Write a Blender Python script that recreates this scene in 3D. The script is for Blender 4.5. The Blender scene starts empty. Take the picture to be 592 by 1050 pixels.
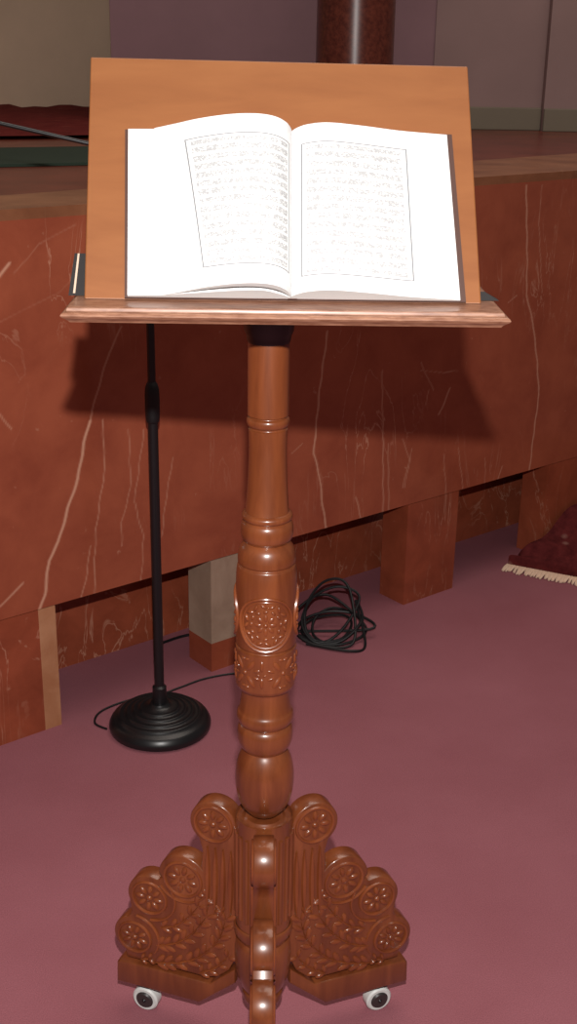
import bpy, bmesh, math, random
import numpy as np
from mathutils import Vector, Matrix

random.seed(7)
rng = np.random.default_rng(7)
R = math.radians
sc = bpy.context.scene
COL = sc.collection

# ------------------------------------------------------------------ camera
cam_d = bpy.data.cameras.new('camera')
cam = bpy.data.objects.new('camera', cam_d); COL.objects.link(cam)
cam_d.sensor_fit = 'VERTICAL'; cam_d.sensor_height = 24.0
cam_d.lens = 24.0 * 1240.0 / 1050.0
cam_d.clip_start = 0.02; cam_d.clip_end = 60
PITCH, ROLL = R(20.8), R(0.96)
fw = Vector((0, math.cos(PITCH), -math.sin(PITCH)))
up0 = Vector((0, math.sin(PITCH), math.cos(PITCH))); rt0 = Vector((1, 0, 0))
rt = math.cos(ROLL)*rt0 + math.sin(ROLL)*up0
up = -math.sin(ROLL)*rt0 + math.cos(ROLL)*up0
M = Matrix((rt, up, -fw)).transposed().to_4x4()
M.translation = (0, 0, 1.4)
cam.matrix_world = M
sc.camera = cam

# ------------------------------------------------------------------ light
w = bpy.data.worlds.new('dim_hall'); sc.world = w; w.use_nodes = True
w.node_tree.nodes['Background'].inputs['Color'].default_value = (1.0, 0.82, 0.78, 1)
w.node_tree.nodes['Background'].inputs['Strength'].default_value = 0.085
fl = bpy.data.lights.new('camera_flash', 'SPOT')            # the flash on top of the camera
fl.energy = 172; fl.color = (1.0, 0.965, 0.93); fl.shadow_soft_size = 0.013
fl.spot_size = R(150); fl.spot_blend = 0.35
flo = bpy.data.objects.new('camera_flash', fl); COL.objects.link(flo)
flo.location = (0.008, 0.0, 1.61); flo.rotation_euler = (R(90 - 22), 0, 0)
cl = bpy.data.lights.new('overhead_fill_light', 'AREA')      # unseen overhead fill, added to brighten the carpet and stage top
cl.energy = 85; cl.size = 3.0; cl.color = (1.0, 0.88, 0.78)
clo = bpy.data.objects.new('overhead_fill_light', cl); COL.objects.link(clo)
clo.location = (0.6, 2.8, 4.6); clo.rotation_euler = (0, 0, 0)
vs = sc.view_settings
vs.view_transform = 'Standard'; vs.look = 'None'; vs.gamma = 1; vs.use_curve_mapping = False
vs.exposure = 0.0

# ------------------------------------------------------------------ helpers
def srgb(r, g, b):
    f = lambda c: (c/255/12.92) if c/255 <= 0.04045 else ((c/255+0.055)/1.055)**2.4
    return (f(r), f(g), f(b), 1)

def mat(name, color, rough=0.5, spec=0.5, coat=0.0):
    m = bpy.data.materials.new(name); m.use_nodes = True
    b = m.node_tree.nodes['Principled BSDF']
    b.inputs['Base Color'].default_value = color
    b.inputs['Roughness'].default_value = rough
    b.inputs['Specular IOR Level'].default_value = spec
    b.inputs['Coat Weight'].default_value = coat
    b.inputs['Coat Roughness'].default_value = 0.17
    return m
def N(m, t, **kw):
    n = m.node_tree.nodes.new(t)
    for k, v in kw.items():
        if k in n.inputs.keys(): n.inputs[k].default_value = v
        else: setattr(n, k, v)
    return n
def L(m, a, b): m.node_tree.links.new(a, b)
def coords(m, kind='Object', scale=(1, 1, 1), rot=(0, 0, 0)):
    c = N(m, 'ShaderNodeTexCoord'); mp = N(m, 'ShaderNodeMapping')
    mp.inputs['Scale'].default_value = scale; mp.inputs['Rotation'].default_value = rot
    L(m, c.outputs[kind], mp.inputs['Vector']); return mp.outputs['Vector']
def ramp(m, fac, stops):
    r = N(m, 'ShaderNodeValToRGB'); e = r.color_ramp.elements
    while len(e) < len(stops): e.new(0.5)
    for i, (p, c) in enumerate(stops): e[i].position = p; e[i].color = c
    L(m, fac, r.inputs['Fac']); return r.outputs['Color']
def mixc(m, fac, a, b):
    x = N(m, 'ShaderNodeMix', data_type='RGBA')
    for s, v in ((0, fac), (6, a), (7, b)):
        if isinstance(v, (tuple, float, int)): x.inputs[s].default_value = v
        else: L(m, v, x.inputs[s])
    return x.outputs[2]
def math_(m, op, a, b=0.0, c=0.0):
    x = N(m, 'ShaderNodeMath', operation=op)
    for i, v in enumerate((a, b, c)):
        if isinstance(v, (float, int)): x.inputs[i].default_value = v
        else: L(m, v, x.inputs[i])
    return x.outputs[0]
def bsdf(m): return m.node_tree.nodes['Principled BSDF']
def bump(m, h, strength=0.2, dist=0.002):
    b = N(m, 'ShaderNodeBump'); b.inputs['Strength'].default_value = strength; b.inputs['Distance'].default_value = dist
    L(m, h, b.inputs['Height']); L(m, b.outputs['Normal'], bsdf(m).inputs['Normal'])

def noise(m, vec, scale, detail=4, rough=0.5, dist=0.0):
    n = N(m, 'ShaderNodeTexNoise'); n.inputs['Scale'].default_value = scale
    n.inputs['Detail'].default_value = detail; n.inputs['Roughness'].default_value = rough
    n.inputs['Distortion'].default_value = dist
    L(m, vec, n.inputs['Vector']); return n.outputs['Fac']

# ---- materials
def wood(name, c1, c2, rough, coat, scale, grain=14):
    m = mat(name, c1, rough, 0.5, coat)
    v = coords(m, 'Object', scale)
    f = noise(m, v, grain, 6, 0.6, 0.4)
    L(m, ramp(m, f, [(0.3, c1), (0.7, c2)]), bsdf(m).inputs['Base Color'])
    bump(m, f, 0.05, 0.001); return m
M_wood = wood('varnished_turned_wood', srgb(92, 43, 20), srgb(128, 68, 36), 0.34, 0.7, (3, 3, 0.35))
M_carve = wood('carved_varnished_wood', srgb(106, 50, 24), srgb(134, 70, 36), 0.34, 0.5, (2, 2, 0.6))
M_board = wood('veneered_board', srgb(126, 74, 38), srgb(139, 86, 47), 0.5, 0.0, (0.7, 2.5, 4), 9)
M_ledge = wood('moulded_ledge_wood', srgb(108, 66, 46), srgb(158, 114, 90), 0.42, 0.15, (1.2, 6, 6), 40)
M_black = mat('black_painted_metal', srgb(22, 22, 24), 0.34, 0.5)
M_matt = mat('matt_black_rubber', srgb(18, 18, 20), 0.5, 0.4)
M_dark = mat('dark_grey_bracket', srgb(40, 37, 37), 0.4, 0.5)
M_tyre = mat('pale_grey_tyre', srgb(205, 208, 205), 0.45)
M_hub = mat('dark_wheel_hub', srgb(52, 46, 46), 0.4)
M_edge = mat('pale_strip', srgb(196, 170, 150), 0.5)

def marble(name, base, dark, vein, attr=False, rough=0.22, veined=(0.5, 0.5)):
    m = mat(name, base, rough, 0.35)
    v = coords(m)
    f = noise(m, v, 7, 8, 0.62, 0.3)
    c = ramp(m, f, [(0.32, dark), (0.66, base)])
    vs_ = coords(m, 'Object', (1, 1, 0.28))
    f2 = noise(m, vs_, 9, 5, 0.55, 1.4)
    ridge = math_(m, 'ABSOLUTE', math_(m, 'SUBTRACT', f2, 0.5))
    thin = N(m, 'ShaderNodeMapRange'); L(m, ridge, thin.inputs['Value'])
    thin.inputs['From Min'].default_value = 0.0; thin.inputs['From Max'].default_value = 0.012
    thin.inputs['To Min'].default_value = 1.0; thin.inputs['To Max'].default_value = 0.0
    f3 = noise(m, v, 3.1, 3, 0.5)
    mask = N(m, 'ShaderNodeMapRange'); L(m, f3, mask.inputs['Value'])
    mask.inputs['From Min'].default_value = veined[0]; mask.inputs['From Max'].default_value = 0.75
    vf = math_(m, 'MULTIPLY', math_(m, 'MULTIPLY', thin.outputs[0], mask.outputs[0]), veined[1])
    sp = noise(m, v, 26, 3, 0.6)                        # little pale flecks
    spm = N(m, 'ShaderNodeMapRange'); L(m, sp, spm.inputs['Value'])
    spm.inputs['From Min'].default_value = 0.70; spm.inputs['From Max'].default_value = 0.80
    vf = math_(m, 'MAXIMUM', vf, math_(m, 'MULTIPLY', spm.outputs[0], 0.4))
    if attr:
        a = N(m, 'ShaderNodeAttribute'); a.attribute_name = 'vein'
        vf = math_(m, 'MAXIMUM', vf, a.outputs['Fac'])
    L(m, mixc(m, vf, c, vein), bsdf(m).inputs['Base Color'])
    return m
RED1, RED0, VEIN = srgb(156, 82, 58), srgb(138, 68, 48), srgb(206, 156, 130)
M_marble = marble('red_veined_marble', RED1, RED0, VEIN, True)
M_marble2 = marble('red_marble_plain', srgb(152, 76, 52), srgb(126, 60, 40), VEIN, veined=(0.36, 0.75))
M_top = marble('stage_top_marble', srgb(116, 54, 40), srgb(88, 38, 28), srgb(150, 96, 74), rough=0.3)
M_tan = marble('tan_marble_border', srgb(150, 100, 70), srgb(118, 74, 50), srgb(190, 160, 130), rough=0.3)
M_pale = marble('pale_grey_marble', srgb(172, 148, 128), srgb(142, 118, 100), srgb(200, 186, 168), rough=0.4)
M_pale2 = marble('buff_marble_strip', srgb(188, 138, 104), srgb(160, 106, 74), srgb(205, 170, 140), rough=0.35)
M_granite = mat('polished_red_granite', srgb(100, 44, 34), 0.3, 0.5)
_v = coords(M_granite); _f = noise(M_granite, _v, 60, 4, 0.7)
L(M_granite, ramp(M_granite, _f, [(0.35, srgb(76, 30, 22)), (0.65, srgb(108, 52, 38))]), bsdf(M_granite).inputs['Base Color'])

M_carpet = mat('mauve_carpet', srgb(140, 80, 90), 0.95, 0.1)
_v = coords(M_carpet); _f = noise(M_carpet, _v, 500, 2); _g = noise(M_carpet, _v, 2.2, 4, 0.6)
_c = ramp(M_carpet, _g, [(0.3, srgb(144, 87, 95)), (0.7, srgb(155, 97, 106))])
_fr = ramp(M_carpet, _f, [(0.25, (0.82, 0.82, 0.82, 1)), (0.75, (1.1, 1.1, 1.1, 1))])
_x = N(M_carpet, 'ShaderNodeMix', data_type='RGBA', blend_type='MULTIPLY'); _x.inputs[0].default_value = 1
L(M_carpet, _c, _x.inputs[6]); L(M_carpet, _fr, _x.inputs[7]); L(M_carpet, _x.outputs[2], bsdf(M_carpet).inputs['Base Color'])
bump(M_carpet, _f, 0.4, 0.003)
def plaster(name, c):
    m = mat(name, c, 0.85, 0.2); f = noise(m, coords(m), 3, 5, 0.6)
    a = tuple(x*0.93 for x in c[:3]) + (1,); b = tuple(min(1, x*1.06) for x in c[:3]) + (1,)
    L(m, ramp(m, f, [(0.3, a), (0.7, b)]), bsdf(m).inputs['Base Color']); return m
M_mauve = plaster('mauve_plaster', srgb(142, 116, 113))
M_mauve2 = plaster('mauve_plaster_panel', srgb(138, 106, 111))
M_cream = plaster('cream_plaster', srgb(214, 186, 160))
M_base = plaster('grey_green_stone', srgb(118, 108, 94))
M_green = plaster('dark_green_carpet', srgb(44, 56, 46))

def rugmat(name, c0, c1, c2, s):
    m = mat(name, c0, 0.95, 0.1); v = coords(m)
    vo = N(m, 'ShaderNodeTexVoronoi'); vo.inputs['Scale'].default_value = s; L(m, v, vo.inputs['Vector'])
    f = noise(m, v, s*1.7, 5, 0.7)
    c = ramp(m, f, [(0.3, c0), (0.62, c1)])
    k = N(m, 'ShaderNodeMapRange'); L(m, vo.outputs['Distance'], k.inputs['Value'])
    k.inputs['From Min'].default_value = 0.0; k.inputs['From Max'].default_value = 0.22
    k.inputs['To Min'].default_value = 0.7; k.inputs['To Max'].default_value = 0.0
    L(m, mixc(m, k.outputs[0], c, c2), bsdf(m).inputs['Base Color'])
    bump(m, noise(m, v, 300, 2), 0.5, 0.003); return m
M_rug = rugmat('dark_red_rug', srgb(62, 18, 20), srgb(92, 34, 34), srgb(150, 110, 100), 17)
M_rug2 = rugmat('crimson_rug', srgb(86, 26, 26), srgb(112, 42, 38), srgb(130, 72, 62), 9)
M_fringe = mat('cream_fringe', srgb(226, 196, 172), 0.9, 0.1)
M_brown = mat('dark_brown_cover', srgb(74, 48, 40), 0.6)
M_paper = mat('white_paper', srgb(222, 222, 222), 0.8, 0.2)
M_pedge = mat('page_edges', srgb(206, 210, 212), 0.85, 0.1)
_u = N(M_pedge, 'ShaderNodeUVMap')
_s = N(M_pedge, 'ShaderNodeSeparateXYZ'); L(M_pedge, _u.outputs[0], _s.inputs[0])
_w = math_(M_pedge, 'SINE', math_(M_pedge, 'MULTIPLY', _s.outputs['Y'], 70.0))
L(M_pedge, ramp(M_pedge, _w, [(0.0, srgb(222, 225, 226)), (0.8, srgb(244, 246, 246))]), bsdf(M_pedge).inputs['Base Color'])

def printed(name, rect, seed, tilt=0.0):
    """white paper with a ruled frame and rows of small handwriting, in the page's own UV"""
    m = mat(name, srgb(218, 218, 218), 0.8, 0.2)
    u = N(m, 'ShaderNodeUVMap'); s = N(m, 'ShaderNodeSeparateXYZ'); L(m, u.outputs[0], s.inputs[0])
    x, y = s.outputs['X'], s.outputs['Y']
    x0, x1, y0, y1 = rect
    if tilt: x = math_(m, 'ADD', x, math_(m, 'MULTIPLY', math_(m, 'MULTIPLY', y, tilt), math_(m, 'SUBTRACT', 1.0, x)))
    def near(v, c, wd): return math_(m, 'LESS_THAN', math_(m, 'ABSOLUTE', math_(m, 'SUBTRACT', v, c)), wd)
    def inside(v, a, b): return math_(m, 'MULTIPLY', math_(m, 'GREATER_THAN', v, a), math_(m, 'LESS_THAN', v, b))
    ix, iy = inside(x, x0-.004, x1+.004), inside(y, y0-.003, y1+.003)
    fx = math_(m, 'MULTIPLY', math_(m, 'MAXIMUM', near(x, x0, .0045), near(x, x1, .0045)), iy)
    fy = math_(m, 'MULTIPLY', math_(m, 'MAXIMUM', near(y, y0, .003), near(y, y1, .003)), ix)
    frame = math_(m, 'MAXIMUM', fx, fy)
    row = math_(m, 'FRACT', math_(m, 'DIVIDE', math_(m, 'SUBTRACT', y, y0), (y1-y0)/15))
    band = inside(row, 0.18, 0.88)
    mp = N(m, 'ShaderNodeMapping'); mp.inputs['Scale'].default_value = (26, 34, 1); mp.inputs['Location'].default_value = (seed, seed*1.7, 0)
    L(m, u.outputs[0], mp.inputs['Vector'])
    nz = noise(m, mp.outputs[0], 1.6, 3, 0.6, 1.2)
    st = math_(m, 'LESS_THAN', math_(m, 'ABSOLUTE', math_(m, 'SUBTRACT', nz, 0.5)), 0.075)
    tin = math_(m, 'MULTIPLY', inside(x, x0+.03, x1-.03), inside(y, y0+.015, y1-.015))
    text = math_(m, 'MULTIPLY', math_(m, 'MULTIPLY', st, band), tin)
    ink = math_(m, 'MAXIMUM', math_(m, 'MULTIPLY', text, INK*0.72), math_(m, 'MULTIPLY', frame, INK*1.05))
    L(m, mixc(m, ink, srgb(218, 218, 218), srgb(70, 73, 80)), bsdf(m).inputs['Base Color'])
    return m
INK = 0.72

# ---- mesh helpers
def obj(name, bm, mats, parent=None, smooth=True, at=(0, 0, 0), label=None):
    """link the bmesh (world coordinates) as one object whose origin is at `at`"""
    if not isinstance(mats, (list, tuple)): mats = [mats]
    bmesh.ops.recalc_face_normals(bm, faces=bm.faces[:])
    bmesh.ops.translate(bm, verts=bm.verts[:], vec=-Vector(at))
    me = bpy.data.meshes.new(name); bm.to_mesh(me); bm.free()
    for k in mats: me.materials.append(k)
    o = bpy.data.objects.new(name, me); COL.objects.link(o); o.location = at
    if smooth:
        me.shade_smooth()
        try: me.set_sharp_from_angle(angle=R(38))
        except Exception: pass
    if parent:
        o.parent = parent
        o.location = Vector(at) - world_loc(parent)
    if label: o['label'] = label
    return o
def world_loc(o):
    v = Vector((0, 0, 0))
    while o: v += Vector(o.location); o = o.parent
    return v
def empty(name, loc):
    o = bpy.data.objects.new(name, None); COL.objects.link(o); o.location = loc; o.empty_display_size = 0.05; return o
def tag(o, label, cat, group=None):
    o['label'] = label; o['category'] = cat
    if group: o['group'] = group
    return o
def struct(name, bm, mats, smooth=False, at=(0, 0, 0)):
    o = obj(name, bm, mats, None, smooth, at); o['kind'] = 'structure'; return o
def hexa(bm, pts, mi=0):
    """8 corner points: bottom 4 then top 4"""
    v = [bm.verts.new(p) for p in pts]
    fs = []
    for q in ((0, 1, 2, 3), (4, 5, 6, 7), (0, 1, 5, 4), (1, 2, 6, 5), (2, 3, 7, 6), (3, 0, 4, 7)):
        f = bm.faces.new([v[i] for i in q]); f.material_index = mi; fs.append(f)
    return v, fs
def box(bm, x0, x1, y0, y1, z0, z1, mi=0):
    return hexa(bm, [(x0, y0, z0), (x1, y0, z0), (x1, y1, z0), (x0, y1, z0), (x0, y0, z1), (x1, y0, z1), (x1, y1, z1), (x0, y1, z1)], mi)
def bevel(bm, wd, seg=2, edges=None):
    bmesh.ops.bevel(bm, geom=edges or bm.edges[:], offset=wd, segments=seg, affect='EDGES', profile=0.5)
def lathe(bm, prof, c=(0, 0), n=48, mi=0, cap=True):
    """prof: list of (z, r)"""
    rings = []
    for z, r in prof:
        rings.append([bm.verts.new((c[0]+r*math.cos(2*math.pi*k/n), c[1]+r*math.sin(2*math.pi*k/n), z)) for k in range(n)])
    for a, b in zip(rings, rings[1:]):
        for k in range(n):
            f = bm.faces.new((a[k], a[(k+1) % n], b[(k+1) % n], b[k])); f.material_index = mi
    if cap:
        for r in (rings[0], rings[-1]):
            f = bm.faces.new(r); f.material_index = mi
def smooth_prof(pts, per=5):
    """Catmull-Rom through (z, r); a point given twice makes a crisp edge"""
    out = []
    for i in range(len(pts)-1):
        p0, p1, p2, p3 = pts[max(i-1, 0)], pts[i], pts[i+1], pts[min(i+2, len(pts)-1)]
        if abs(p1[0]-p2[0]) < 1e-9 and abs(p1[1]-p2[1]) < 1e-9: continue
        for k in range(per):
            t = k/per
            out.append(tuple(0.5*((2*p1[j]) + (-p0[j]+p2[j])*t + (2*p0[j]-5*p1[j]+4*p2[j]-p3[j])*t*t + (-p0[j]+3*p1[j]-3*p2[j]+p3[j])*t**3) for j in (0, 1)))
    out.append(pts[-1]); return out
def tube(bm, pts, r, n=8, mi=0):
    pts = [Vector(p) for p in pts]; rings = []
    prev = None
    for i, p in enumerate(pts):
        d = (pts[min(i+1, len(pts)-1)] - pts[max(i-1, 0)]).normalized()
        a = Vector((0, 0, 1)) if prev is None else prev
        if abs(a.dot(d)) > 0.95: a = Vector((1, 0, 0))
        u = (a - d*a.dot(d)).normalized(); v = d.cross(u); prev = u
        rr = r[i] if isinstance(r, (list, tuple)) else r
        rings.append([bm.verts.new(p + u*rr*math.cos(2*math.pi*k/n) + v*rr*math.sin(2*math.pi*k/n)) for k in range(n)])
    for a, b in zip(rings, rings[1:]):
        for k in range(n):
            f = bm.faces.new((a[k], a[(k+1) % n], b[(k+1) % n], b[k])); f.material_index = mi
    for q in (rings[0], rings[-1]):
        f = bm.faces.new(q); f.material_index = mi
def catmull(pts, per=8, closed=False):
    pts = [Vector(p) for p in pts]; n = len(pts); out = []
    rngi = range(n) if closed else range(n-1)
    for i in rngi:
        g = (lambda k: pts[k % n]) if closed else (lambda k: pts[min(max(k, 0), n-1)])
        p0, p1, p2, p3 = g(i-1), g(i), g(i+1), g(i+2)
        for k in range(per):
            t = k/per
            out.append(0.5*((2*p1) + (p2-p0)*t + (2*p0-5*p1+4*p2-p3)*t*t + (3*p1-p0-3*p2+p3)*t**3))
    if not closed: out.append(pts[-1])
    return out
def blob(bm, fn, cu, cv, a, b, ang, h, base=0.0, seg=10, rings=3, mi=0):
    """a raised leaf or bead: half an ellipsoid (half axes a, b; height h) on the surface that fn(u, v, out) describes"""
    ca, sa = math.cos(ang), math.sin(ang)
    top = bm.verts.new(fn(cu, cv, base+h)); prev = None
    for j in range(1, rings+1):
        t = j/rings*math.pi/2
        rr, hh = math.sin(t), math.cos(t)
        if j == rings: hh = -0.15
        ring = []
        for k in range(seg):
            p = 2*math.pi*k/seg
            x, y = a*rr*math.cos(p), b*rr*math.sin(p)
            ring.append(bm.verts.new(fn(cu+x*ca-y*sa, cv+x*sa+y*ca, base+h*hh)))
        for k in range(seg):
            if prev is None: f = bm.faces.new((top, ring[k], ring[(k+1) % seg]))
            else: f = bm.faces.new((prev[k], ring[k], ring[(k+1) % seg], prev[(k+1) % seg]))
            f.material_index = mi
        prev = ring
def ring_relief(bm, fn, cu, cv, r, wd, h, a0=0, a1=2*math.pi, n=32):
    """a raised round moulding on the surface fn"""
    rows = []; full = abs(a1-a0-2*math.pi) < 1e-6
    m = n if full else n+1
    for k in range(m):
        p = a0+(a1-a0)*k/n
        rows.append([bm.verts.new(fn(cu+(r+wd*q)*math.cos(p), cv+(r+wd*q)*math.sin(p), h*e)) for q, e in ((-1, -.2), (-.6, .75), (0, 1), (.6, .75), (1, -.2))])
    for k in range(n):
        a, b = rows[k], rows[(k+1) % m]
        for i in range(4): bm.faces.new((a[i], a[i+1], b[i+1], b[i]))
def stroke(bm, fn, pts, wd, h):
    """a raised tapering ridge along 2-D points on the surface fn"""
    rows = []
    for i, p in enumerate(pts):
        q = Vector(pts[min(i+1, len(pts)-1)]) - Vector(pts[max(i-1, 0)]); q.normalize()
        s = (math.sin(math.pi*(i+0.35)/(len(pts)-0.3)))**0.6 if len(pts) > 2 else 1
        nx, ny = -q.y*wd*s, q.x*wd*s
        rows.append([bm.verts.new(fn(p[0]+nx*e, p[1]+ny*e, h*g)) for e, g in ((-1, -.2), (-.5, .8), (0, 1), (.5, .8), (1, -.2))])
    for a, b in zip(rows, rows[1:]):
        for i in range(4): bm.faces.new((a[i], a[i+1], b[i+1], b[i]))

# ------------------------------------------------------------------ the setting
SP = Vector((-0.179, 2.59, 0)); SD = Vector((0.78, 0.626, 0)).normalized(); SN = Vector((SD.y, -SD.x, 0))
def st(s, depth, z): return SP + SD*s - SN*depth + Vector((0, 0, z))
def sbox(bm, s0, s1, d0, d1, z0, z1, mi=0):
    return hexa(bm, [st(s0, d0, z0), st(s1, d0, z0), st(s1, d1, z0), st(s0, d1, z0), st(s0, d0, z1), st(s1, d0, z1), st(s1, d1, z1), st(s0, d1, z1)], mi)

bm = bmesh.new(); box(bm, -5, 7, -1.5, 9, -0.1, 0); struct('floor', bm, M_carpet)

VEINS=[
(0.0038,1.00,[(-0.302, 0.681), (-0.318, 0.635), (-0.335, 0.564), (-0.361, 0.505), (-0.388, 0.434), (-0.413, 0.396), (-0.427, 0.321), (-0.451, 0.267)]),
(0.0024,0.60,[(-0.218, 0.869), (-0.25, 0.818), (-0.28, 0.744), (-0.302, 0.681)]),
(0.0029,0.70,[(-0.474, 0.361), (-0.502, 0.342), (-0.53, 0.323)]),
(0.0019,0.50,[(-0.272, 0.68), (-0.27, 0.573), (-0.284, 0.51), (-0.299, 0.435), (-0.306, 0.357), (-0.307, 0.27)]),
(0.0019,0.50,[(-0.315, 0.405), (-0.323, 0.35), (-0.345, 0.276)]),
(0.0019,0.40,[(-0.209, 0.648), (-0.209, 0.516), (-0.234, 0.443), (-0.236, 0.386)]),
(0.0019,0.40,[(-0.171, 0.641), (-0.201, 0.481), (-0.181, 0.396), (-0.19, 0.28)]),
(0.0019,0.40,[(-0.1, 0.562), (-0.121, 0.463), (-0.133, 0.384)]),
(0.0029,0.85,[(0.338, 0.79), (0.318, 0.652), (0.307, 0.528), (0.305, 0.496), (0.326, 0.429), (0.338, 0.35), (0.356, 0.273)]),
(0.0024,0.55,[(0.518, 0.67), (0.533, 0.479), (0.545, 0.278)]),
(0.0029,0.35,[(0.55, 0.475), (0.565, 0.287)]),
(0.0019,0.45,[(0.6, 0.479), (0.629, 0.421), (0.61, 0.345)]),
(0.0019,0.40,[(0.637, 0.446), (0.617, 0.343)]),
(0.0019,0.50,[(0.703, 0.592), (0.683, 0.621), (0.652, 0.671)]),
(0.0019,0.50,[(0.653, 0.651), (0.735, 0.634), (0.789, 0.631)]),
(0.0029,0.75,[(0.764, 0.588), (0.743, 0.547), (0.727, 0.523)]),
(0.0019,0.50,[(0.686, 0.595), (0.678, 0.557)]),
(0.0029,0.75,[(0.997, 1.09), (1.026, 0.893), (1.034, 0.805), (1.072, 0.721), (1.102, 0.616), (1.124, 0.513), (1.116, 0.391), (1.113, 0.287)]),
(0.0019,0.50,[(0.995, 0.806), (0.966, 0.791)]),
(0.0024,0.60,[(0.447, 0.353), (0.466, 0.295), (0.495, 0.248)]),
(0.0019,0.40,[(0.755, 0.41), (0.777, 0.281)]),
(0.0019,0.40,[(0.81, 0.414), (0.84, 0.296)]),
(0.0019,0.40,[(0.921, 0.365), (0.929, 0.254)]),
(0.0024,0.50,[(0.993, 0.328), (0.978, 0.282)]),
(0.0038,0.90,[(-0.479, 0.997), (-0.459, 1.019)]),
(0.0019,0.22,[(-0.449, 1.0), (-0.394, 1.05), (-0.313, 1.081)]),
(0.0024,0.50,[(-0.477, 0.695), (-0.499, 0.729)]),
(0.0019,0.40,[(1.058, 1.087), (1.06, 0.987), (1.097, 0.803)]),
(0.0024,0.50,[(0.613, 0.234), (0.64, 0.256), (0.676, 0.259)]),
(0.0019,0.40,[(0.238, 0.509), (0.268, 0.527)]),
(0.0019,0.15,[(-0.245, 1.039), (-0.358, 0.953), (-0.486, 0.91)]),
]

TOP, LOW = 1.118, 0.292
def vein_field(S, Z):
    v = np.zeros_like(S)
    for wd, amp, pts in VEINS:
        wob = 0.0012
        for (s0, z0), (s1, z1) in zip(pts, pts[1:]):
            ds, dz = s1-s0, z1-z0; l2 = ds*ds+dz*dz
            t = np.clip(((S-s0)*ds+(Z-z0)*dz)/l2, 0, 1)
            d = np.hypot(S-s0-t*ds + wob*np.sin(Z*90), Z-z0-t*dz)
            v = np.maximum(v, 0.85*amp*np.clip(1.4-d/(wd*0.85), 0, 1))
    return v
ss = np.concatenate([np.linspace(-3.2, -0.65, 20), np.arange(-0.6, 1.45, 0.0035), np.linspace(1.5, 4.2, 20)])
zz = np.linspace(LOW, TOP, 236)
S, Z = np.meshgrid(ss, zz); ns, nz_ = len(ss), len(zz)
co = np.stack([SP.x+SD.x*S, SP.y+SD.y*S, Z], -1).reshape(-1, 3)
idx = np.arange(ns*nz_).reshape(nz_, ns)
faces = np.stack([idx[:-1, :-1], idx[:-1, 1:], idx[1:, 1:], idx[1:, :-1]], -1).reshape(-1, 4).tolist()
vv = vein_field(S, Z).reshape(-1)
# the slab is solid: add a back face and rims
cs = [(0, 0), (0, ns-1), (nz_-1, ns-1), (nz_-1, 0)]
extra = [st(float(ss[b]), 0.1, float(zz[a])) for a, b in cs]
n0 = len(co); co = np.vstack([co, np.array([list(e) for e in extra])]); vv = np.concatenate([vv, np.zeros(4)])
e0, e1, e2, e3 = n0, n0+1, n0+2, n0+3
faces += [[e0, e3, e2, e1], [e0, e1] + idx[0, ::-1].tolist(), [e2, e3] + idx[-1, :].tolist(),
          [e3, e0] + idx[:, 0].tolist(), [e1, e2] + idx[::-1, -1].tolist()]
me = bpy.data.meshes.new('stage_front'); me.from_pydata(co.tolist(), [], faces); me.update()
at_ = me.attributes.new('vein', 'FLOAT', 'POINT'); at_.data.foreach_set('value', vv.astype(np.float32))
me.materials.append(M_marble)
o = bpy.data.objects.new('stage_front', me); COL.objects.link(o); o['kind'] = 'structure'
o['label'] = 'red veined marble front of the raised stage'

# wall of the recess under the stage, and the stage floor
bm = bmesh.new(); sbox(bm, -3.2, 4.2, 0.232, 0.4, 0, TOP-0.1); o = struct('stage_recess_wall', bm, M_marble2)
bm = bmesh.new(); sbox(bm, -3.2, 4.2, 0.1, 0.232, LOW+.001, TOP-0.1); struct('stage_soffit', bm, M_marble2)
bm = bmesh.new()
def quad(bm, pts, mi=0):
    f = bm.faces.new([bm.verts.new(p) for p in pts]); f.material_index = mi; return f
# tan border widens towards the right
for s0, s1, d0, d1 in ((-3.2, -.5, .2, .2), (-.5, 4.2, .2, .62)):
    hexa(bm, [st(s0, 0, TOP-.02), st(s1, 0, TOP-.02), st(s1, d1, TOP-.02), st(s0, d0, TOP-.02), st(s0, -.004, TOP+.001), st(s1, -.004, TOP+.001), st(s1, d1, TOP+.001), st(s0, d0, TOP+.001)])
o = struct('trim_1', bm, M_tan); o['label'] = 'tan marble border along the stage edge'
bm = bmesh.new()
sbox(bm, -3.2, 4.2, 0.1, 8, TOP-0.1, TOP)
o = struct('stage_floor', bm, M_top)

# piers that carry the stage, standing in the recess
PD = 0.095
def pier(name, s0, s1, mats, strip=None, lower=None):
    bm = bmesh.new()
    if strip:
        sbox(bm, s0, s1-strip, 0.0, PD, 0, LOW-0.0015, 0); sbox(bm, s1-strip, s1, 0.0, PD, 0, LOW-0.0015, 1)
    elif lower:
        sbox(bm, s0, s1, 0.0, PD, lower, LOW-0.0015, 0); sbox(bm, s0, s1, 0.0, PD, 0, lower, 1)
    else: sbox(bm, s0, s1, 0.0, PD, 0, LOW-0.0015, 0)
    bmesh.ops.remove_doubles(bm, verts=bm.verts[:], dist=1e-5)
    return struct(name, bm, mats)
pier('stage_pier', -0.62, -0.405, [M_marble2, M_pale2], strip=0.04)['label'] = 'red marble pier with a buff strip at its edge'
pier('stage_pier', 0.0, 0.19, [M_pale, M_marble2], lower=0.075)['label'] = 'pale grey marble pier behind the lectern post'
pier('stage_pier', 0.635, 0.825, [M_marble2])['label'] = 'plain red marble pier right of the cable coil'
pier('stage_pier', 1.2, 1.39, [M_marble2])['label'] = 'red marble pier behind the dark red rug'

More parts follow.
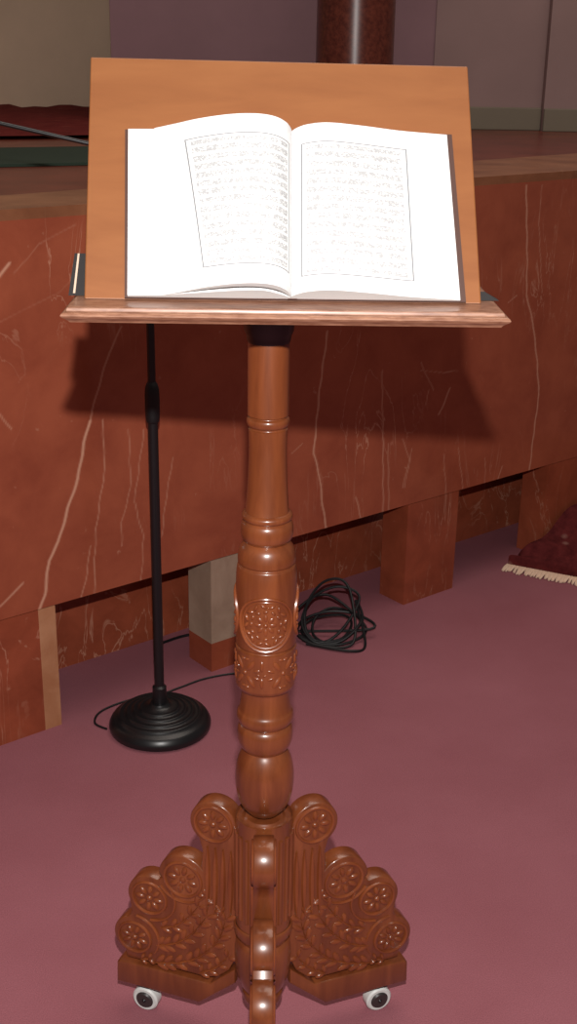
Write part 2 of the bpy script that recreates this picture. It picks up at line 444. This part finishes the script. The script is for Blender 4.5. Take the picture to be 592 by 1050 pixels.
# hall walls behind the stage
bm = bmesh.new(); box(bm, -0.745, 0.555, 5.2, 5.5, TOP, 4.6); struct('wall_back', bm, M_mauve2)
bm = bmesh.new(); box(bm, 0.555, 1.0, 5.19, 5.5, TOP, 4.6); struct('wall_back_panel', bm, M_mauve)
bm = bmesh.new(); box(bm, 1.0, 5, 5.13, 5.5, TOP, 4.6); struct('wall_right', bm, M_mauve)
bm = bmesh.new(); box(bm, -7, -0.3, 6.45, 6.7, TOP, 4.6); struct('wall_left', bm, M_cream)
bm = bmesh.new(); box(bm, 0.3, 0.999, 5.165, 5.19, TOP, TOP+0.088); bevel(bm, 0.004, 2); struct('baseboard_back', bm, M_base)
bm = bmesh.new(); box(bm, 1.0, 5, 5.11, 5.13, TOP, TOP+0.088); bevel(bm, 0.004, 2); struct('baseboard_right', bm, M_base)

# column on the stage
bm = bmesh.new()
lathe(bm, [(TOP, 0.185), (TOP+0.05, 0.185), (TOP+0.06, 0.165), (TOP+0.085, 0.165), (TOP+0.1, 0.142), (4.6, 0.138)], (0.215, 4.74), 64)
o = struct('column', bm, M_granite, True); o['label'] = 'round polished red granite column on the stage'

# ------------------------------------------------------------------ things on the stage
def slab_poly(bm, pts, z0, z1, mi=0):
    a = [bm.verts.new((x, y, z0)) for x, y in pts]; b = [bm.verts.new((x, y, z1)) for x, y in pts]; n = len(pts)
    bm.faces.new(a).material_index = mi; bm.faces.new(b).material_index = mi
    for i in range(n): bm.faces.new((a[i], a[(i+1) % n], b[(i+1) % n], b[i])).material_index = mi
bm = bmesh.new(); slab_poly(bm, [(-1.6, 2.74), (-0.30, 3.36), (-0.42, 3.90), (-1.9, 3.22)], TOP+0.001, TOP+0.008)
tag(obj('carpet_runner', bm, M_green, None, False, (-1.0, 3.4, TOP+0.001)), 'dark green carpet strip lying along the stage floor', 'carpet')
bm = bmesh.new(); G = 40
def rug_pt(i, j):
    a = Vector((-2.2, 3.55)).lerp(Vector((-0.42, 4.38)), i/G); b = Vector((-3.2, 5.9)).lerp(Vector((-0.86, 6.25)), i/G)
    p = a.lerp(b, j/16)
    z = TOP+0.010
    if j >= 14: z += 0.010*(j-13)/3*(1.0+0.7*math.sin(i*1.1)+0.5*math.sin(i*2.7))*0.9
    return Vector((p.x, p.y, z))
gv = [[bm.verts.new(rug_pt(i, j)) for j in range(17)] for i in range(G+1)]
for i in range(G):
    for j in range(16): bm.faces.new((gv[i][j], gv[i+1][j], gv[i+1][j+1], gv[i][j+1]))
for v in [x for r_ in gv for x in r_]: v.co.z += .002
tag(obj('stage_rug', bm, M_rug2, None, True, (-1.6, 5.0, TOP)), 'crimson rug with a rumpled far edge lying on the stage', 'rug')

# ------------------------------------------------------------------ floor rug at right
rug = empty('floor_rug', (0.95, 3.3, 0)); tag(rug, 'dark red patterned rug with cream fringe heaped against the stage pier', 'rug')
A = Vector((0.645, 3.262, 0)); FD = Vector((0.90, -0.436, 0)).normalized()
def rp(r, t):
    """r along the fringe, t from the fringe (0) to the stage front (1)"""
    a = A + FD*r; b = A + SD*(r*0.62+0.02) + SN*0.022
    p = a.lerp(b, t)
    lip = 0.03*min(1, t/0.05)
    z = 0.006 + lip + (0.30*r+0.004)*(t**1.3)*0.9 + 0.012*math.sin(r*22+t*7)*t
    return Vector((p.x, p.y, max(z, 0.006)))
bm = bmesh.new(); NR, NT = 44, 22
gv = [[bm.verts.new(rp(1.1*(i/NR), j/NT)) for j in range(NT+1)] for i in range(NR+1)]
for i in range(NR):
    for j in range(NT): bm.faces.new((gv[i][j], gv[i+1][j], gv[i+1][j+1], gv[i][j+1]))
top_edges = [gv[i][0] for i in range(NR+1)] + [gv[NR][j] for j in range(1, NT+1)] + [gv[i][NT] for i in range(NR-1, -1, -1)] + [gv[0][j] for j in range(NT-1, 0, -1)]
low = [bm.verts.new((v.co.x, v.co.y, 0.002)) for v in top_edges]
nn_ = len(low)
for i in range(nn_): bm.faces.new((top_edges[i], top_edges[(i+1) % nn_], low[(i+1) % nn_], low[i]))
bm.faces.new(low)
obj('pile', bm, M_rug, rug, True, (0.95, 3.3, 0))
bm = bmesh.new(); side = Vector((-FD.y, FD.x, 0))*-1
for k in range(240):
    p = A + FD*(1.1*k/240) + Vector((0, 0, 0.006)); q = p + side*random.uniform(.034, .048) + FD*random.uniform(-.006, .006); q.z = 0.004
    tube(bm, [p+side*-0.008, p.lerp(q, .5)+Vector((0, 0, .003)), q], [.0042, .0042, .003], 5)
f_ = obj('fringe', bm, M_fringe, rug, True, (0.95, 3.3, 0), 'cream knotted fringe along the rug edge'); f_['kind'] = 'stuff'

# ------------------------------------------------------------------ cable coil and microphone stand
bm = bmesh.new(); pts = []
for k in range(6):
    cx_, cy_ = 0.105+random.uniform(-.03, .02), 2.80+random.uniform(-.01, .025)
    rx, rz_ = random.uniform(.045, .11), random.uniform(.035, .09)
    tilt = random.uniform(0.5, 1.0)
    for a in range(7):
        p = 2*math.pi*a/7 + k*0.35
        x = cx_ + rx*math.cos(p); h = (math.sin(p)+1)/2*rz_*1.6
        pts.append((x + 0.3*h, cy_ + 0.05*math.sin(p) + h*0.25 - .02, 0.006 + max(0, h*tilt)))
pts = [(-0.36, 2.765, .006), (-0.28, 2.80, .006), (-0.2, 2.78, .006), (-0.04, 2.80, .007)] + pts + [(0.2, 2.74, .006), (0.16, 2.70, .006), (0.05, 2.735, .006)]
pts = [p if SN.dot(Vector(p)-SP) > -0.19 else tuple(Vector(p)+SN*(-0.19-SN.dot(Vector(p)-SP))) for p in pts]
def clear_pier(p):
    p = Vector(p); d_ = p-SP; s_, dep = d_.dot(SD), -d_.dot(SN)
    if -0.02 < s_ < 0.21 and dep < PD+0.02 and dep > -0.02 : p -= SN*(PD+0.02-dep)
    return p
pts = [clear_pier(p) for p in pts]
tube(bm, catmull(pts, 7), 0.0036, 7)
tag(obj('cable_coil', bm, M_matt, None, True, (0.1, 2.8, 0)), 'tangled black cable coil on the carpet under the stage edge', 'cable')

MS = (-0.276, 2.335)
ms = empty('microphone_stand', (MS[0], MS[1], 0)); tag(ms, 'black microphone stand with round domed base behind the lectern', 'microphone stand')
bm = bmesh.new()
prof = [(0.0, 0.106), (0.004, 0.111), (0.004, 0.111), (0.014, 0.112), (0.026, 0.105), (0.031, 0.096)]
for k in range(4):
    r = 0.088-0.015*k; z = 0.034+0.005*k
    prof += [(z, r+0.004), (z+0.004, r), (z+0.0035, r-0.005)]
prof += [(0.056, 0.026), (0.062, 0.020)]
lathe(bm, smooth_prof(prof, 4), MS, 64); obj('base', bm, M_black, ms, True, (*MS, 0))
bm = bmesh.new(); lathe(bm, [(0.058, .0155), (0.10, .0155), (0.104, .0105), (0.74, .0105), (0.74, .008), (1.205, .0075)], MS, 20); obj('pole', bm, M_black, ms, True, (*MS, 0))
bm = bmesh.new(); lathe(bm, smooth_prof([(0.70, .0105), (0.705, .0135), (0.73, .015), (0.77, .014), (0.785, .0085)], 4), MS, 20); obj('clutch', bm, M_matt, ms, True, (*MS, .7))
bm = bmesh.new()
b0, b1 = Vector((MS[0], MS[1], 1.215)), Vector((-0.66, 2.31, 1.296))
tube(bm, [b0-(b1-b0)*0.3, b0, b1], 0.0040, 10); obj('boom_arm', bm, M_black, ms, True, tuple(b0))
bm = bmesh.new(); tube(bm, [(MS[0], MS[1]-.018, 1.215), (MS[0], MS[1]+.018, 1.215)], 0.014, 16); obj('boom_clamp', bm, M_matt, ms, True, tuple(b0))
bm = bmesh.new()
cpts = [(-0.16, 2.42, .003), (-0.30, 2.445, .003), (-0.40, 2.40, .003), (-0.425, 2.33, .003), (-0.40, 2.285, .003), (-0.385, 2.27, .003)]
cpts = [(-0.06, 2.555, .003), (-0.124, 2.548, .003), (-0.19, 2.52, .003), (-0.245, 2.475, .003), (-0.29, 2.44, .003), (-0.36, 2.41, .003), (-0.412, 2.36, .003), (-0.418, 2.31, .003), (-0.388, 2.285, .003)]
cpts = [(x-.004, y+.03, z) for x, y, z in cpts]
tube(bm, catmull(cpts, 8), 0.0025, 6)
tag(obj('microphone_cable', bm, M_matt, None, True, (-0.25, 2.45, 0)), 'thin dark cable looping round the microphone stand base', 'cable')

# ------------------------------------------------------------------ the lectern
PX, PY = -0.027, 1.433
lec = empty('lectern', (PX, PY, 0)); tag(lec, 'carved wooden lectern with turned post and slanted board on three castor legs', 'lectern')
# post: turned profile
P = [(0.41, 0.022), (0.412, 0.0235), (0.418, 0.0285), (0.426, 0.0335), (0.438, 0.0376), (0.452, 0.04), (0.466, 0.0406), (0.48, 0.0398), (0.494, 0.037), (0.504, 0.0332), (0.511, 0.0292), (0.5125, 0.0288), (0.5125, 0.0288), (0.515, 0.0318), (0.52, 0.035), (0.528, 0.0374), (0.536, 0.0378), (0.544, 0.0372), (0.549, 0.0352), (0.5515, 0.0328), (0.5515, 0.0328), (0.553, 0.033), (0.556, 0.0362), (0.561, 0.0382), (0.566, 0.0384), (0.571, 0.0374), (0.576, 0.0352), (0.59, 0.033), (0.602, 0.0322), (0.6075, 0.0326), (0.6075, 0.0326), (0.6095, 0.037), (0.614, 0.0396), (0.6165, 0.04), (0.6165, 0.04), (0.6692, 0.0402), (0.6692, 0.0402), (0.6705, 0.0376), (0.6728, 0.0376), (0.6745, 0.0398), (0.6745, 0.0398), (0.7608, 0.0396), (0.7808, 0.0384), (0.785, 0.0374), (0.785, 0.0374), (0.7866, 0.0356), (0.7882, 0.0358), (0.79, 0.0374), (0.79, 0.0374), (0.797, 0.0374), (0.804, 0.0362), (0.81, 0.0338), (0.8145, 0.0302), (0.8165, 0.0278), (0.8165, 0.0278), (0.8185, 0.029), (0.8215, 0.0318), (0.8265, 0.0334), (0.8325, 0.0338), (0.8385, 0.0334), (0.843, 0.0318), (0.8455, 0.0294), (0.8455, 0.0294), (0.8468, 0.0296), (0.849, 0.032), (0.8518, 0.0326), (0.8546, 0.0318), (0.8572, 0.0288), (0.8572, 0.028), (0.8572, 0.028), (0.8643, 0.0272), (0.8809, 0.026), (0.9056, 0.0247), (0.9365, 0.0237), (0.9558, 0.024), (0.966, 0.0245), (0.966, 0.0245), (0.9672, 0.0226), (0.9692, 0.0226), (0.9708, 0.025), (0.9735, 0.0263), (0.9766, 0.0268), (0.9795, 0.0262), (0.981, 0.0245), (0.9818, 0.0232), (0.9832, 0.0232), (0.9842, 0.0256), (0.9842, 0.0256), (1.0269, 0.0256), (1.07, 0.0255), (1.0765, 0.025), (1.079, 0.0238)]
bm = bmesh.new(); lathe(bm, smooth_prof(P, 4), (PX, PY), 64)
post = obj('post', bm, M_wood, lec, True, (PX, PY, 0.41))
def cyl(rad, z0):
    def fn(u, v, h):       # u along the circumference, 0 = towards the hall
        a = u/rad - math.pi/2
        return Vector((PX + (rad+h)*math.cos(a), PY + (rad+h)*math.sin(a), z0+v))
    return fn
fn = cyl(.0388, 0)
for q in range(3):                                   # three round medallions
    bm = bmesh.new()
    u0 = q*2*math.pi/3*.0396; zc = 0.7147
    k = cyl(.0396, 0); g = lambda u, v, h: k(u+u0-0.0005, v+zc, h)
    ring_relief(bm, g, 0, 0, .0372, .0024, .0032); ring_relief(bm, g, 0, 0, .0325, .0013, .0016)
    for j in range(16):
        a = 2*math.pi*j/16+.1
        blob(bm, g, .0268*math.cos(a), .0268*math.sin(a), .0052, .0024, a+0.9*(-1)**j, .0030)
    for j in range(12):
        a = 2*math.pi*j/12
        blob(bm, g, .0195*math.cos(a), .0195*math.sin(a), .0040, .0022, a+1.2*(-1)**j, .0026)
    for j in range(8):
        a = 2*math.pi*j/8
        blob(bm, g, .0098*math.cos(a), .0098*math.sin(a), .0056, .0030, a, .0022)
    blob(bm, g, 0, 0, .0034, .0034, 0, .0028)
    obj('medallion', bm, M_carve, post, True, tuple(g(0, 0, 0)), 'round carved rosette medallion')
bm = bmesh.new(); k = cyl(.0398, 0.6425)
for q in range(5):
    u0 = (q+0.5)*2*math.pi/5*.0390
    for sx in (-1, 1):
        for sy in (-1, 1):
            blob(bm, k, u0+sx*.0095, sy*.0118, .0098, .0040, sx*sy*0.95, .0030)
            blob(bm, k, u0+sx*.0175, sy*.0055, .0055, .0022, sx*sy*0.3, .0018)
            blob(bm, k, u0+sx*.0032, sy*.0200, .0042, .0020, sx*sy*0.2, .0018)
    blob(bm, k, u0, 0, .0034, .0034, 0, .0026)
    for sy in (-1, 1):
        blob(bm, k, u0+math.pi/5*.039, sy*.0125, .0026, .0085, 0, .0022); blob(bm, k, u0+math.pi/5*.039+sy*.004, 0, .0030, .0018, .6*sy, .0022)
obj('leaf_band', bm, M_carve, post, True, (PX, PY, .6425), 'carved band of crossed leaves')

# drum and pendant that the legs are fixed to
D = [(0.0691, 0.0102), (0.0778, 0.0224), (0.0855, 0.0291), (0.097, 0.0296), (0.0989, 0.0275), (0.0989, 0.0275), (0.1019, 0.0275), (0.1092, 0.0316), (0.1321, 0.0386), (0.1538, 0.0413), (0.1739, 0.0413), (0.1878, 0.0388), (0.1938, 0.0347), (0.1938, 0.0347), (0.1974, 0.0357), (0.205, 0.0408), (0.212, 0.0428), (0.2201, 0.0428), (0.2231, 0.0408), (0.2231, 0.0408), (0.2268, 0.04), (0.3902, 0.0396), (0.3979, 0.0388), (0.3986, 0.0306), (0.4025, 0.0255)]
bm = bmesh.new(); lathe(bm, smooth_prof(D, 4), (PX, PY), 64)
for k in range(20):                                  # flutes
    a = 2*math.pi*k/20; c_, s_ = math.cos(a), math.sin(a)
    tube(bm, [(PX+.0385*c_, PY+.0385*s_, 0.240), (PX+.0385*c_, PY+.0385*s_, 0.38)], [.0042, .0042], 8)
obj('drum', bm, M_wood, lec, True, (PX, PY, 0.1))

# legs: scrolled fin, plinth, carving, castor - one built pointing along +X of its own frame, then copied round
TH = 0.0140
def arc(c, r, a0, a1, n): return [(c[0]+r*math.cos(R(a0+(a1-a0)*i/n)), c[1]+r*math.sin(R(a0+(a1-a0)*i/n))) for i in range(n+1)]
SC, SR = (.0720, .3765), .0355
L1, R1 = (.1205, .2710), .0385
L2, R2 = (.1745, .2235), .0360
L3, R3 = (.2010, .1445), .0350
out = [(.036, .155), (.036, .25), (.037, .345)] + arc(SC, SR, 165, -52, 20) + [(.0885, .328), (.0915, .300)]
out += arc(L1, R1, 145, 2, 16) + [(.1535, .2640)] + arc(L2, R2, 112, -22, 16) + [(.2045, .1870)] + arc(L3, R3, 72, -62, 16) + [(.216, .102), (.085, .102)]
out += [(.066, .108), (.048, .126)]
def prism(bm, poly, t, inset=.0016):
    """polygon (u, z) given thickness 2t along Y, with a rounded rim"""
    n = len(poly); cen = []
    def shrink(d):
        res = []
        for i in range(n):
            a, b, c = Vector(poly[i-1]), Vector(poly[i]), Vector(poly[(i+1) % n])
            e1, e2 = (b-a).normalized(), (c-b).normalized()
            m_ = (Vector((e1.y, -e1.x)) + Vector((e2.y, -e2.x)))
            m_ = m_.normalized() if m_.length > 1e-4 else Vector((0, 0))
            res.append(b + m_*d*SGN)
        return res
    area = sum(poly[i-1][0]*poly[i][1]-poly[i][0]*poly[i-1][1] for i in range(n)); SGN = -1 if area > 0 else 1
    loops = []
    for y, d in ((-t, inset), (-t+inset*.35, inset*.35), (-t+inset, 0), (t-inset, 0), (t-inset*.35, inset*.35), (t, inset)):
        loops.append([bm.verts.new((p.x, y, p.y)) for p in shrink(d)])
    for a, b in zip(loops, loops[1:]):
        for i in range(n): bm.faces.new((a[i], a[(i+1) % n], b[(i+1) % n], b[i]))
    bm.faces.new(loops[0]); bm.faces.new(loops[-1])
def build_leg():
    bm = bmesh.new(); prism(bm, out, TH)
    leg = obj('leg', bm, M_wood, None, True)
    bm = bmesh.new(); prism(bm, [(.037, .134), (.078, .094), (.090, .094), (.226, .094), (.232, .089), (.233, .053), (.096, .053), (.090, .058), (.037, .108)], TH+.0035, .002)
    pl = obj('plinth', bm, M_wood, leg, True)
    bm = bmesh.new()
    for sd in (-1, 1):
        g = lambda u, v, h: Vector((u, sd*(TH+h), v))
        def rosette(c, r, a0=0.0):
            ring_relief(bm, g, c[0], c[1], r*.84, r*.085, .0030)
            for j in range(8):
                a = 2*math.pi*j/8+a0
                blob(bm, g, c[0]+r*.46*math.cos(a), c[1]+r*.46*math.sin(a), r*.24, r*.13, a, .0034)
            blob(bm, g, c[0], c[1], r*.15, r*.15, 0, .0036)
        rosette(SC, SR*.94); rosette((L1[0], L1[1]-.002), R1*.9, .2); rosette((L2[0]+.001, L2[1]-.002), R2*.9, .1); rosette((L3[0]+.001, L3[1]-.002), R3*.9, .3)
        for u0, u1 in ((.0445, .046), (.0565, .058), (.0685, .070), (.0805, .082)):        # fluted stem
            stroke(bm, g, [(u0*(1-t)+u1*t, .338-.112*t) for t in [i/8 for i in range(9)]], .0052, .0040)
        ring_relief(bm, g, L1[0], L1[1], R1*1.07, .0022, .0028, R(200), R(330), 14)
        ring_relief(bm, g, L2[0], L2[1], R2*1.14, .0022, .0028, R(150), R(270), 14)
        ring_relief(bm, g, L3[0], L3[1], R3*1.12, .0022, .0028, R(95), R(215), 14)
        r2 = random.Random(3)
        def leafrow(pts, n, ln, wd, spread):
            c_ = catmull([(x*.95, y-.005, 0) for x, y in pts], 10)
            for j in range(n):
                f = j/(n-1)*(len(c_)-2); i = int(f); p = c_[i]; d_ = (c_[i+1]-c_[i]).normalized(); a = math.atan2(d_.y, d_.x)
                for s_ in (-1, 1):
                    aa = a+s_*spread
                    blob(bm, g, p.x+ln*.75*math.cos(aa), p.y+ln*.75*math.sin(aa), ln*.62, wd, aa, .0030)
            stroke(bm, g, [(p.x, p.y) for p in c_[::3]], .0016, .0026)
        leafrow([(.176, .110), (.135, .121), (.098, .144), (.068, .182), (.056, .220)], 10, .0165, .0046, .62)
        leafrow([(.174, .143), (.142, .155), (.112, .181), (.088, .218)], 7, .0165, .0046, .62)
        leafrow([(.166, .178), (.140, .188), (.118, .210), (.102, .232)], 5, .0140, .0042, .65)
        leafrow([(.100, .112), (.074, .128), (.052, .154)], 4, .0120, .0040, .8)
        leafrow([(.202, .109), (.188, .113)], 2, .0090, .0030, .9)
        leafrow([(.060, .234), (.076, .247), (.090, .256)], 3, .0095, .0036, .8)
    cv = obj('carving', bm, M_carve, leg, True, label='raised rosettes, flutes and leaf carving')
    # castor
    bm = bmesh.new()
    def cyly(c, r, y0, y1, mi, n=28, bev=.0025):
        rows = []
        for y, rr in ((y0, r-bev), (y0+bev, r), (y1-bev, r), (y1, r-bev)):
            rows.append([bm.verts.new((c[0]+rr*math.cos(2*math.pi*k/n), y, c[1]+rr*math.sin(2*math.pi*k/n))) for k in range(n)])
        for a, b in zip(rows, rows[1:]):
            for k in range(n): bm.faces.new((a[k], a[(k+1) % n], b[(k+1) % n], b[k])).material_index = mi
        bm.faces.new(rows[0]).material_index = mi; bm.faces.new(rows[-1]).material_index = mi
    cu, cz, cr = .191, .0215, .0210
    cyly((cu, cz), cr, -.0095, .0095, 0); cyly((cu, cz), cr*.68, -.0125, .0125, 1); cyly((cu, cz), .004, -.0145, .0145, 2)
    box(bm, cu-.007, cu+.013, -.0090, .0090, .0440, .0535, 2)
    ca = obj('caster', bm, [M_tyre, M_hub, M_black], leg, True, label='small castor with pale tyre and dark hub')
    ca.location = (0, 0, 0)
    return leg
leg = build_leg()
def set_leg(l, deg): l.parent = lec; l.location = (0, 0, 0); l.rotation_euler = (0, 0, R(deg))
set_leg(leg, 160)
for deg in (20, 270):
    c = leg.copy(); COL.objects.link(c); set_leg(c, deg)
    for ch in list(leg.children):
        d_ = ch.copy(); COL.objects.link(d_); d_.parent = c

# ledge (moulded shelf), flange, board and bracket
X0, X1, YF, YB = -0.239, 0.220, 1.249, 1.485
bm = bmesh.new(); loops = []
for z, o_ in ((1.1335, -.006), (1.1335, -.0035), (1.1355, -.002), (1.1375, .0005), (1.1395, .0035), (1.1415, .0050), (1.1435, .0040), (1.1450, .0015), (1.1455, -.0010), (1.1475, -.0012), (1.1492, -.0022), (1.1500, -.0045), (1.1500, -.008)):
    loops.append([bm.verts.new(p) for p in ((X0-o_, YF-o_, z), (X1+o_, YF-o_, z), (X1+o_, YB+o_, z), (X0-o_, YB+o_, z))])
for a, b in zip(loops, loops[1:]):
    for i in range(4): bm.faces.new((a[i], a[(i+1) % 4], b[(i+1) % 4], b[i]))
bm.faces.new(loops[0]); bm.faces.new(loops[-1])
obj('ledge', bm, M_ledge, lec, True, (0, 1.3, 1.14), 'moulded front ledge, paler scuffed wood')
bm = bmesh.new()
lathe(bm, [(1.070, .0236), (1.0785, .0270), (1.084, .0275), (1.088, .030), (1.1335, .034)], (PX, PY), 40)
box(bm, PX-.055, PX+.055, PY-.040, PY+.040, 1.128, 1.1335)
obj('flange', bm, M_black, lec, True, (PX, PY, 1.1), 'black metal flange under the ledge')

BO = Vector((-0.0085, 1.2925, 1.1502)); LEAN = R(34.2)
BV = Vector((0, math.sin(LEAN), math.cos(LEAN))); BN = Vector((0, -math.cos(LEAN), math.sin(LEAN)))
def bp(u, v, o_): return BO + Vector((u, 0, 0)) + BV*v + BN*o_
bm = bmesh.new(); BT = 0.014
c0 = [(-.2170, .0), (.2095, .0), (.2035, .2885), (-.2225, .2925)]
hexa(bm, [bp(c0[0][0], 0, 0), bp(c0[1][0], 0, 0), bp(c0[1][0], 0.0096, -BT), bp(c0[0][0], 0.0096, -BT),
          bp(*c0[3], 0), bp(*c0[2], 0), bp(*c0[2], -BT), bp(*c0[3], -BT)])
bevel(bm, .0016, 2)
obj('backboard', bm, M_board, lec, False, tuple(bp(0, .0, 0)), 'plain light veneered slanted board')
for x in (-.06, .06):                                # struts that prop the board from behind
    bm = bmesh.new()
    hexa(bm, [(x-.008, 1.335, 1.150), (x+.008, 1.335, 1.150), (x+.008, 1.432, 1.150), (x-.008, 1.432, 1.150),
              bp(x-.008, .20, -BT), bp(x+.008, .20, -BT), bp(x+.008, .22, -BT-.02), bp(x-.008, .22, -BT-.02)])
    obj('board_strut', bm, M_wood, lec, False, (0, 1.4, 1.15))
q0, q1 = -BT-.001, -BT-.013
def brk(pts):
    bm = bmesh.new()
    a = [bm.verts.new(bp(u, v + (0.0105 if v < .005 else 0), q0)) for u, v in pts]; b = [bm.verts.new(bp(u, v + (0.0185 if v < .005 else 0), q1)) for u, v in pts]; n = len(pts)
    bm.faces.new(a); bm.faces.new(b)
    for i in range(n): bm.faces.new((a[i], a[(i+1) % n], b[(i+1) % n], b[i]))
    return obj('side_bracket', bm, M_dark, lec, False, tuple(bp(pts[0][0], .03, -.02)), 'dark grey bracket behind the board corner')
brk([(.232, .0), (.16, .0), (.16, .022), (.2165, .021)])
br = brk([(-.2365, .0), (-.16, .0), (-.16, .060), (-.2320, .060)])
bm = bmesh.new()
hexa(bm, [bp(-.2315, .013, q0+.0008), bp(-.2292, .013, q0+.0008), bp(-.2292, .013, q0-.002), bp(-.2315, .013, q0-.002),
          bp(-.2285, .0595, q0+.0008), bp(-.2265, .0595, q0+.0008), bp(-.2265, .0595, q0-.002), bp(-.2285, .0595, q0-.002)])
obj('edge_strip', bm, M_edge, br, False, tuple(bp(-.225, .03, q0)), 'pale strip on the bracket')

# ------------------------------------------------------------------ the open book
bk = empty('open_book', tuple(bp(0.005, .001, 0))); tag(bk, 'large open book with dark brown cover resting on the lectern', 'book')
H = 0.1985
# cover: two thin boards and a spine strip
bm = bmesh.new()
def cov(u0a, u1a, u0b, u1b, o0, o1, v0=0.0008, v1=.2005):
    hexa(bm, [bp(u0a, v0, o0), bp(u1a, v0, o0), bp(u1a, v0, o1), bp(u0a, v0, o1), bp(u0b, v1, o0), bp(u1b, v1, o0), bp(u1b, v1, o1), bp(u0b, v1, o1)])
cov(-.1735, .003, -.1800, .001, .0004, .0032); cov(.009, .1925, .007, .1825, .0004, .0032)
obj('cover', bm, M_brown, bk, False, tuple(bp(0, 0, 0)), 'dark brown cover edges'); bm = bmesh.new()
cov(.001, .011, -.001, .009, .0004, .0045)
obj('spine', bm, M_brown, bk, False, tuple(bp(0, 0, 0)))

def spline(ks, x):
    ks = sorted(ks); 
    for i in range(len(ks)-1):
        if x <= ks[i+1][0]: break
    x0, y0 = ks[i]; x1, y1 = ks[i+1]
    def sl(j):
        a, b = max(j-1, 0), min(j+1, len(ks)-1); return (ks[b][1]-ks[a][1])/(ks[b][0]-ks[a][0])
    t = (x-x0)/(x1-x0); h = x1-x0; m0, m1 = sl(i), sl(i+1)
    return (2*t**3-3*t*t+1)*y0+(t**3-2*t*t+t)*h*m0+(-2*t**3+3*t*t)*y1+(t**3-t*t)*h*m1
def block(name, tops, lows, skew, mats, v0=.002, v1=H, n=56, label=None):
    """a sheaf of pages: upper and lower outlines (u, height) swept up the board; skew(u) shifts the top edge sideways"""
    us = [tops[0][0] + (tops[-1][0]-tops[0][0])*i/n for i in range(n+1)]
    bm = bmesh.new(); uvl = bm.loops.layers.uv.new('UVMap'); NV = 6
    ln = [0]
    for a, b in zip(us, us[1:]): ln.append(ln[-1]+math.hypot(b-a, spline(tops, b)-spline(tops, a)))
    V = {}
    for s in (0, 1):
        for i, u in enumerate(us):
            o_ = spline(tops if s == 0 else lows, u)
            if s == 0: o_ = max(o_, spline(lows, u)+.0008)
            for j in range(NV+1): V[s, i, j] = bm.verts.new(bp(u+skew(u)*(j/NV), v0+(v1-v0)*j/NV, o_))
    def F(vs, mi, uv):
        f = bm.faces.new(vs); f.material_index = mi
        for lp, c in zip(f.loops, uv): lp[uvl].uv = c
    for i in range(n):
        for j in range(NV):
            q = [(0, i, j), (0, i+1, j), (0, i+1, j+1), (0, i, j+1)]
            F([V[k] for k in q], 0, [(ln[k[1]]/ln[-1], k[2]/NV) for k in q])
            F([V[1, k[1], k[2]] for k in reversed(q)], 1, [(0, 0)]*4)
        for j in (0, NV):
            F([V[0, i, j], V[0, i+1, j], V[1, i+1, j], V[1, i, j]], 1, [(0, 1), (1, 1), (1, 0), (0, 0)])
    for i in (0, n):
        for j in range(NV):
            F([V[0, i, j], V[0, i, j+1], V[1, i, j+1], V[1, i, j]], 1, [(0, 1), (1, 1), (1, 0), (0, 0)])
    return obj(name, bm, mats, bk, True, tuple(bp(0, 0, .004)), label)
M_pl = printed('printed_left_page', (.312, .955, .115, .885), 3.1, .145)
M_pr = printed('printed_right_page', (.085, .735, .095, .885), 9.4)
M_none = M_paper
block('left_pages', [(-.1700, .0075), (-.135, .0090), (-.10, .0150), (-.05, .0235), (-.025, .0240), (-.006, .0140), (.004, .0060)],
      [(-.1700, .0034), (-.05, .0034), (.004, .0034)], lambda u: -.006*min(1, -u/.17), [M_paper, M_pedge], label='flat lower left pages')
block('raised_pages', [(-.129, .0100), (-.110, .0190), (-.085, .0310), (-.055, .0405), (-.030, .0425), (-.012, .0370), (-.001, .0250), (.0040, .0120)],
      [(-.129, .0092), (-.110, .0160), (-.085, .0255), (-.055, .0330), (-.030, .0335), (-.012, .0270), (-.001, .0160), (.0040, .0062)],
      lambda u: -.018*min(1, max(0, -u)/.129), [M_pl, M_pedge], label='left pages arching up, ruled and handwritten')
block('right_pages', [(.0042, .0080), (.010, .0150), (.022, .0225), (.045, .0270), (.085, .0215), (.130, .0125), (.1860, .0055)],
      [(.0042, .0034), (.1, .0034), (.1860, .0034)], lambda u: -.0095*min(1, max(0, u)/.186), [M_pr, M_pedge], label='right page, ruled and handwritten')

# the whole stand, and the book on it, are turned a touch
YAW = R(1.2)
lec.rotation_euler.z = YAW; bk.rotation_euler.z = YAW
v_ = Vector(bk.location) - Vector((PX, PY, 0)); v_.rotate(Matrix.Rotation(YAW, 3, 'Z')); bk.location = Vector((PX, PY, 0)) + v_
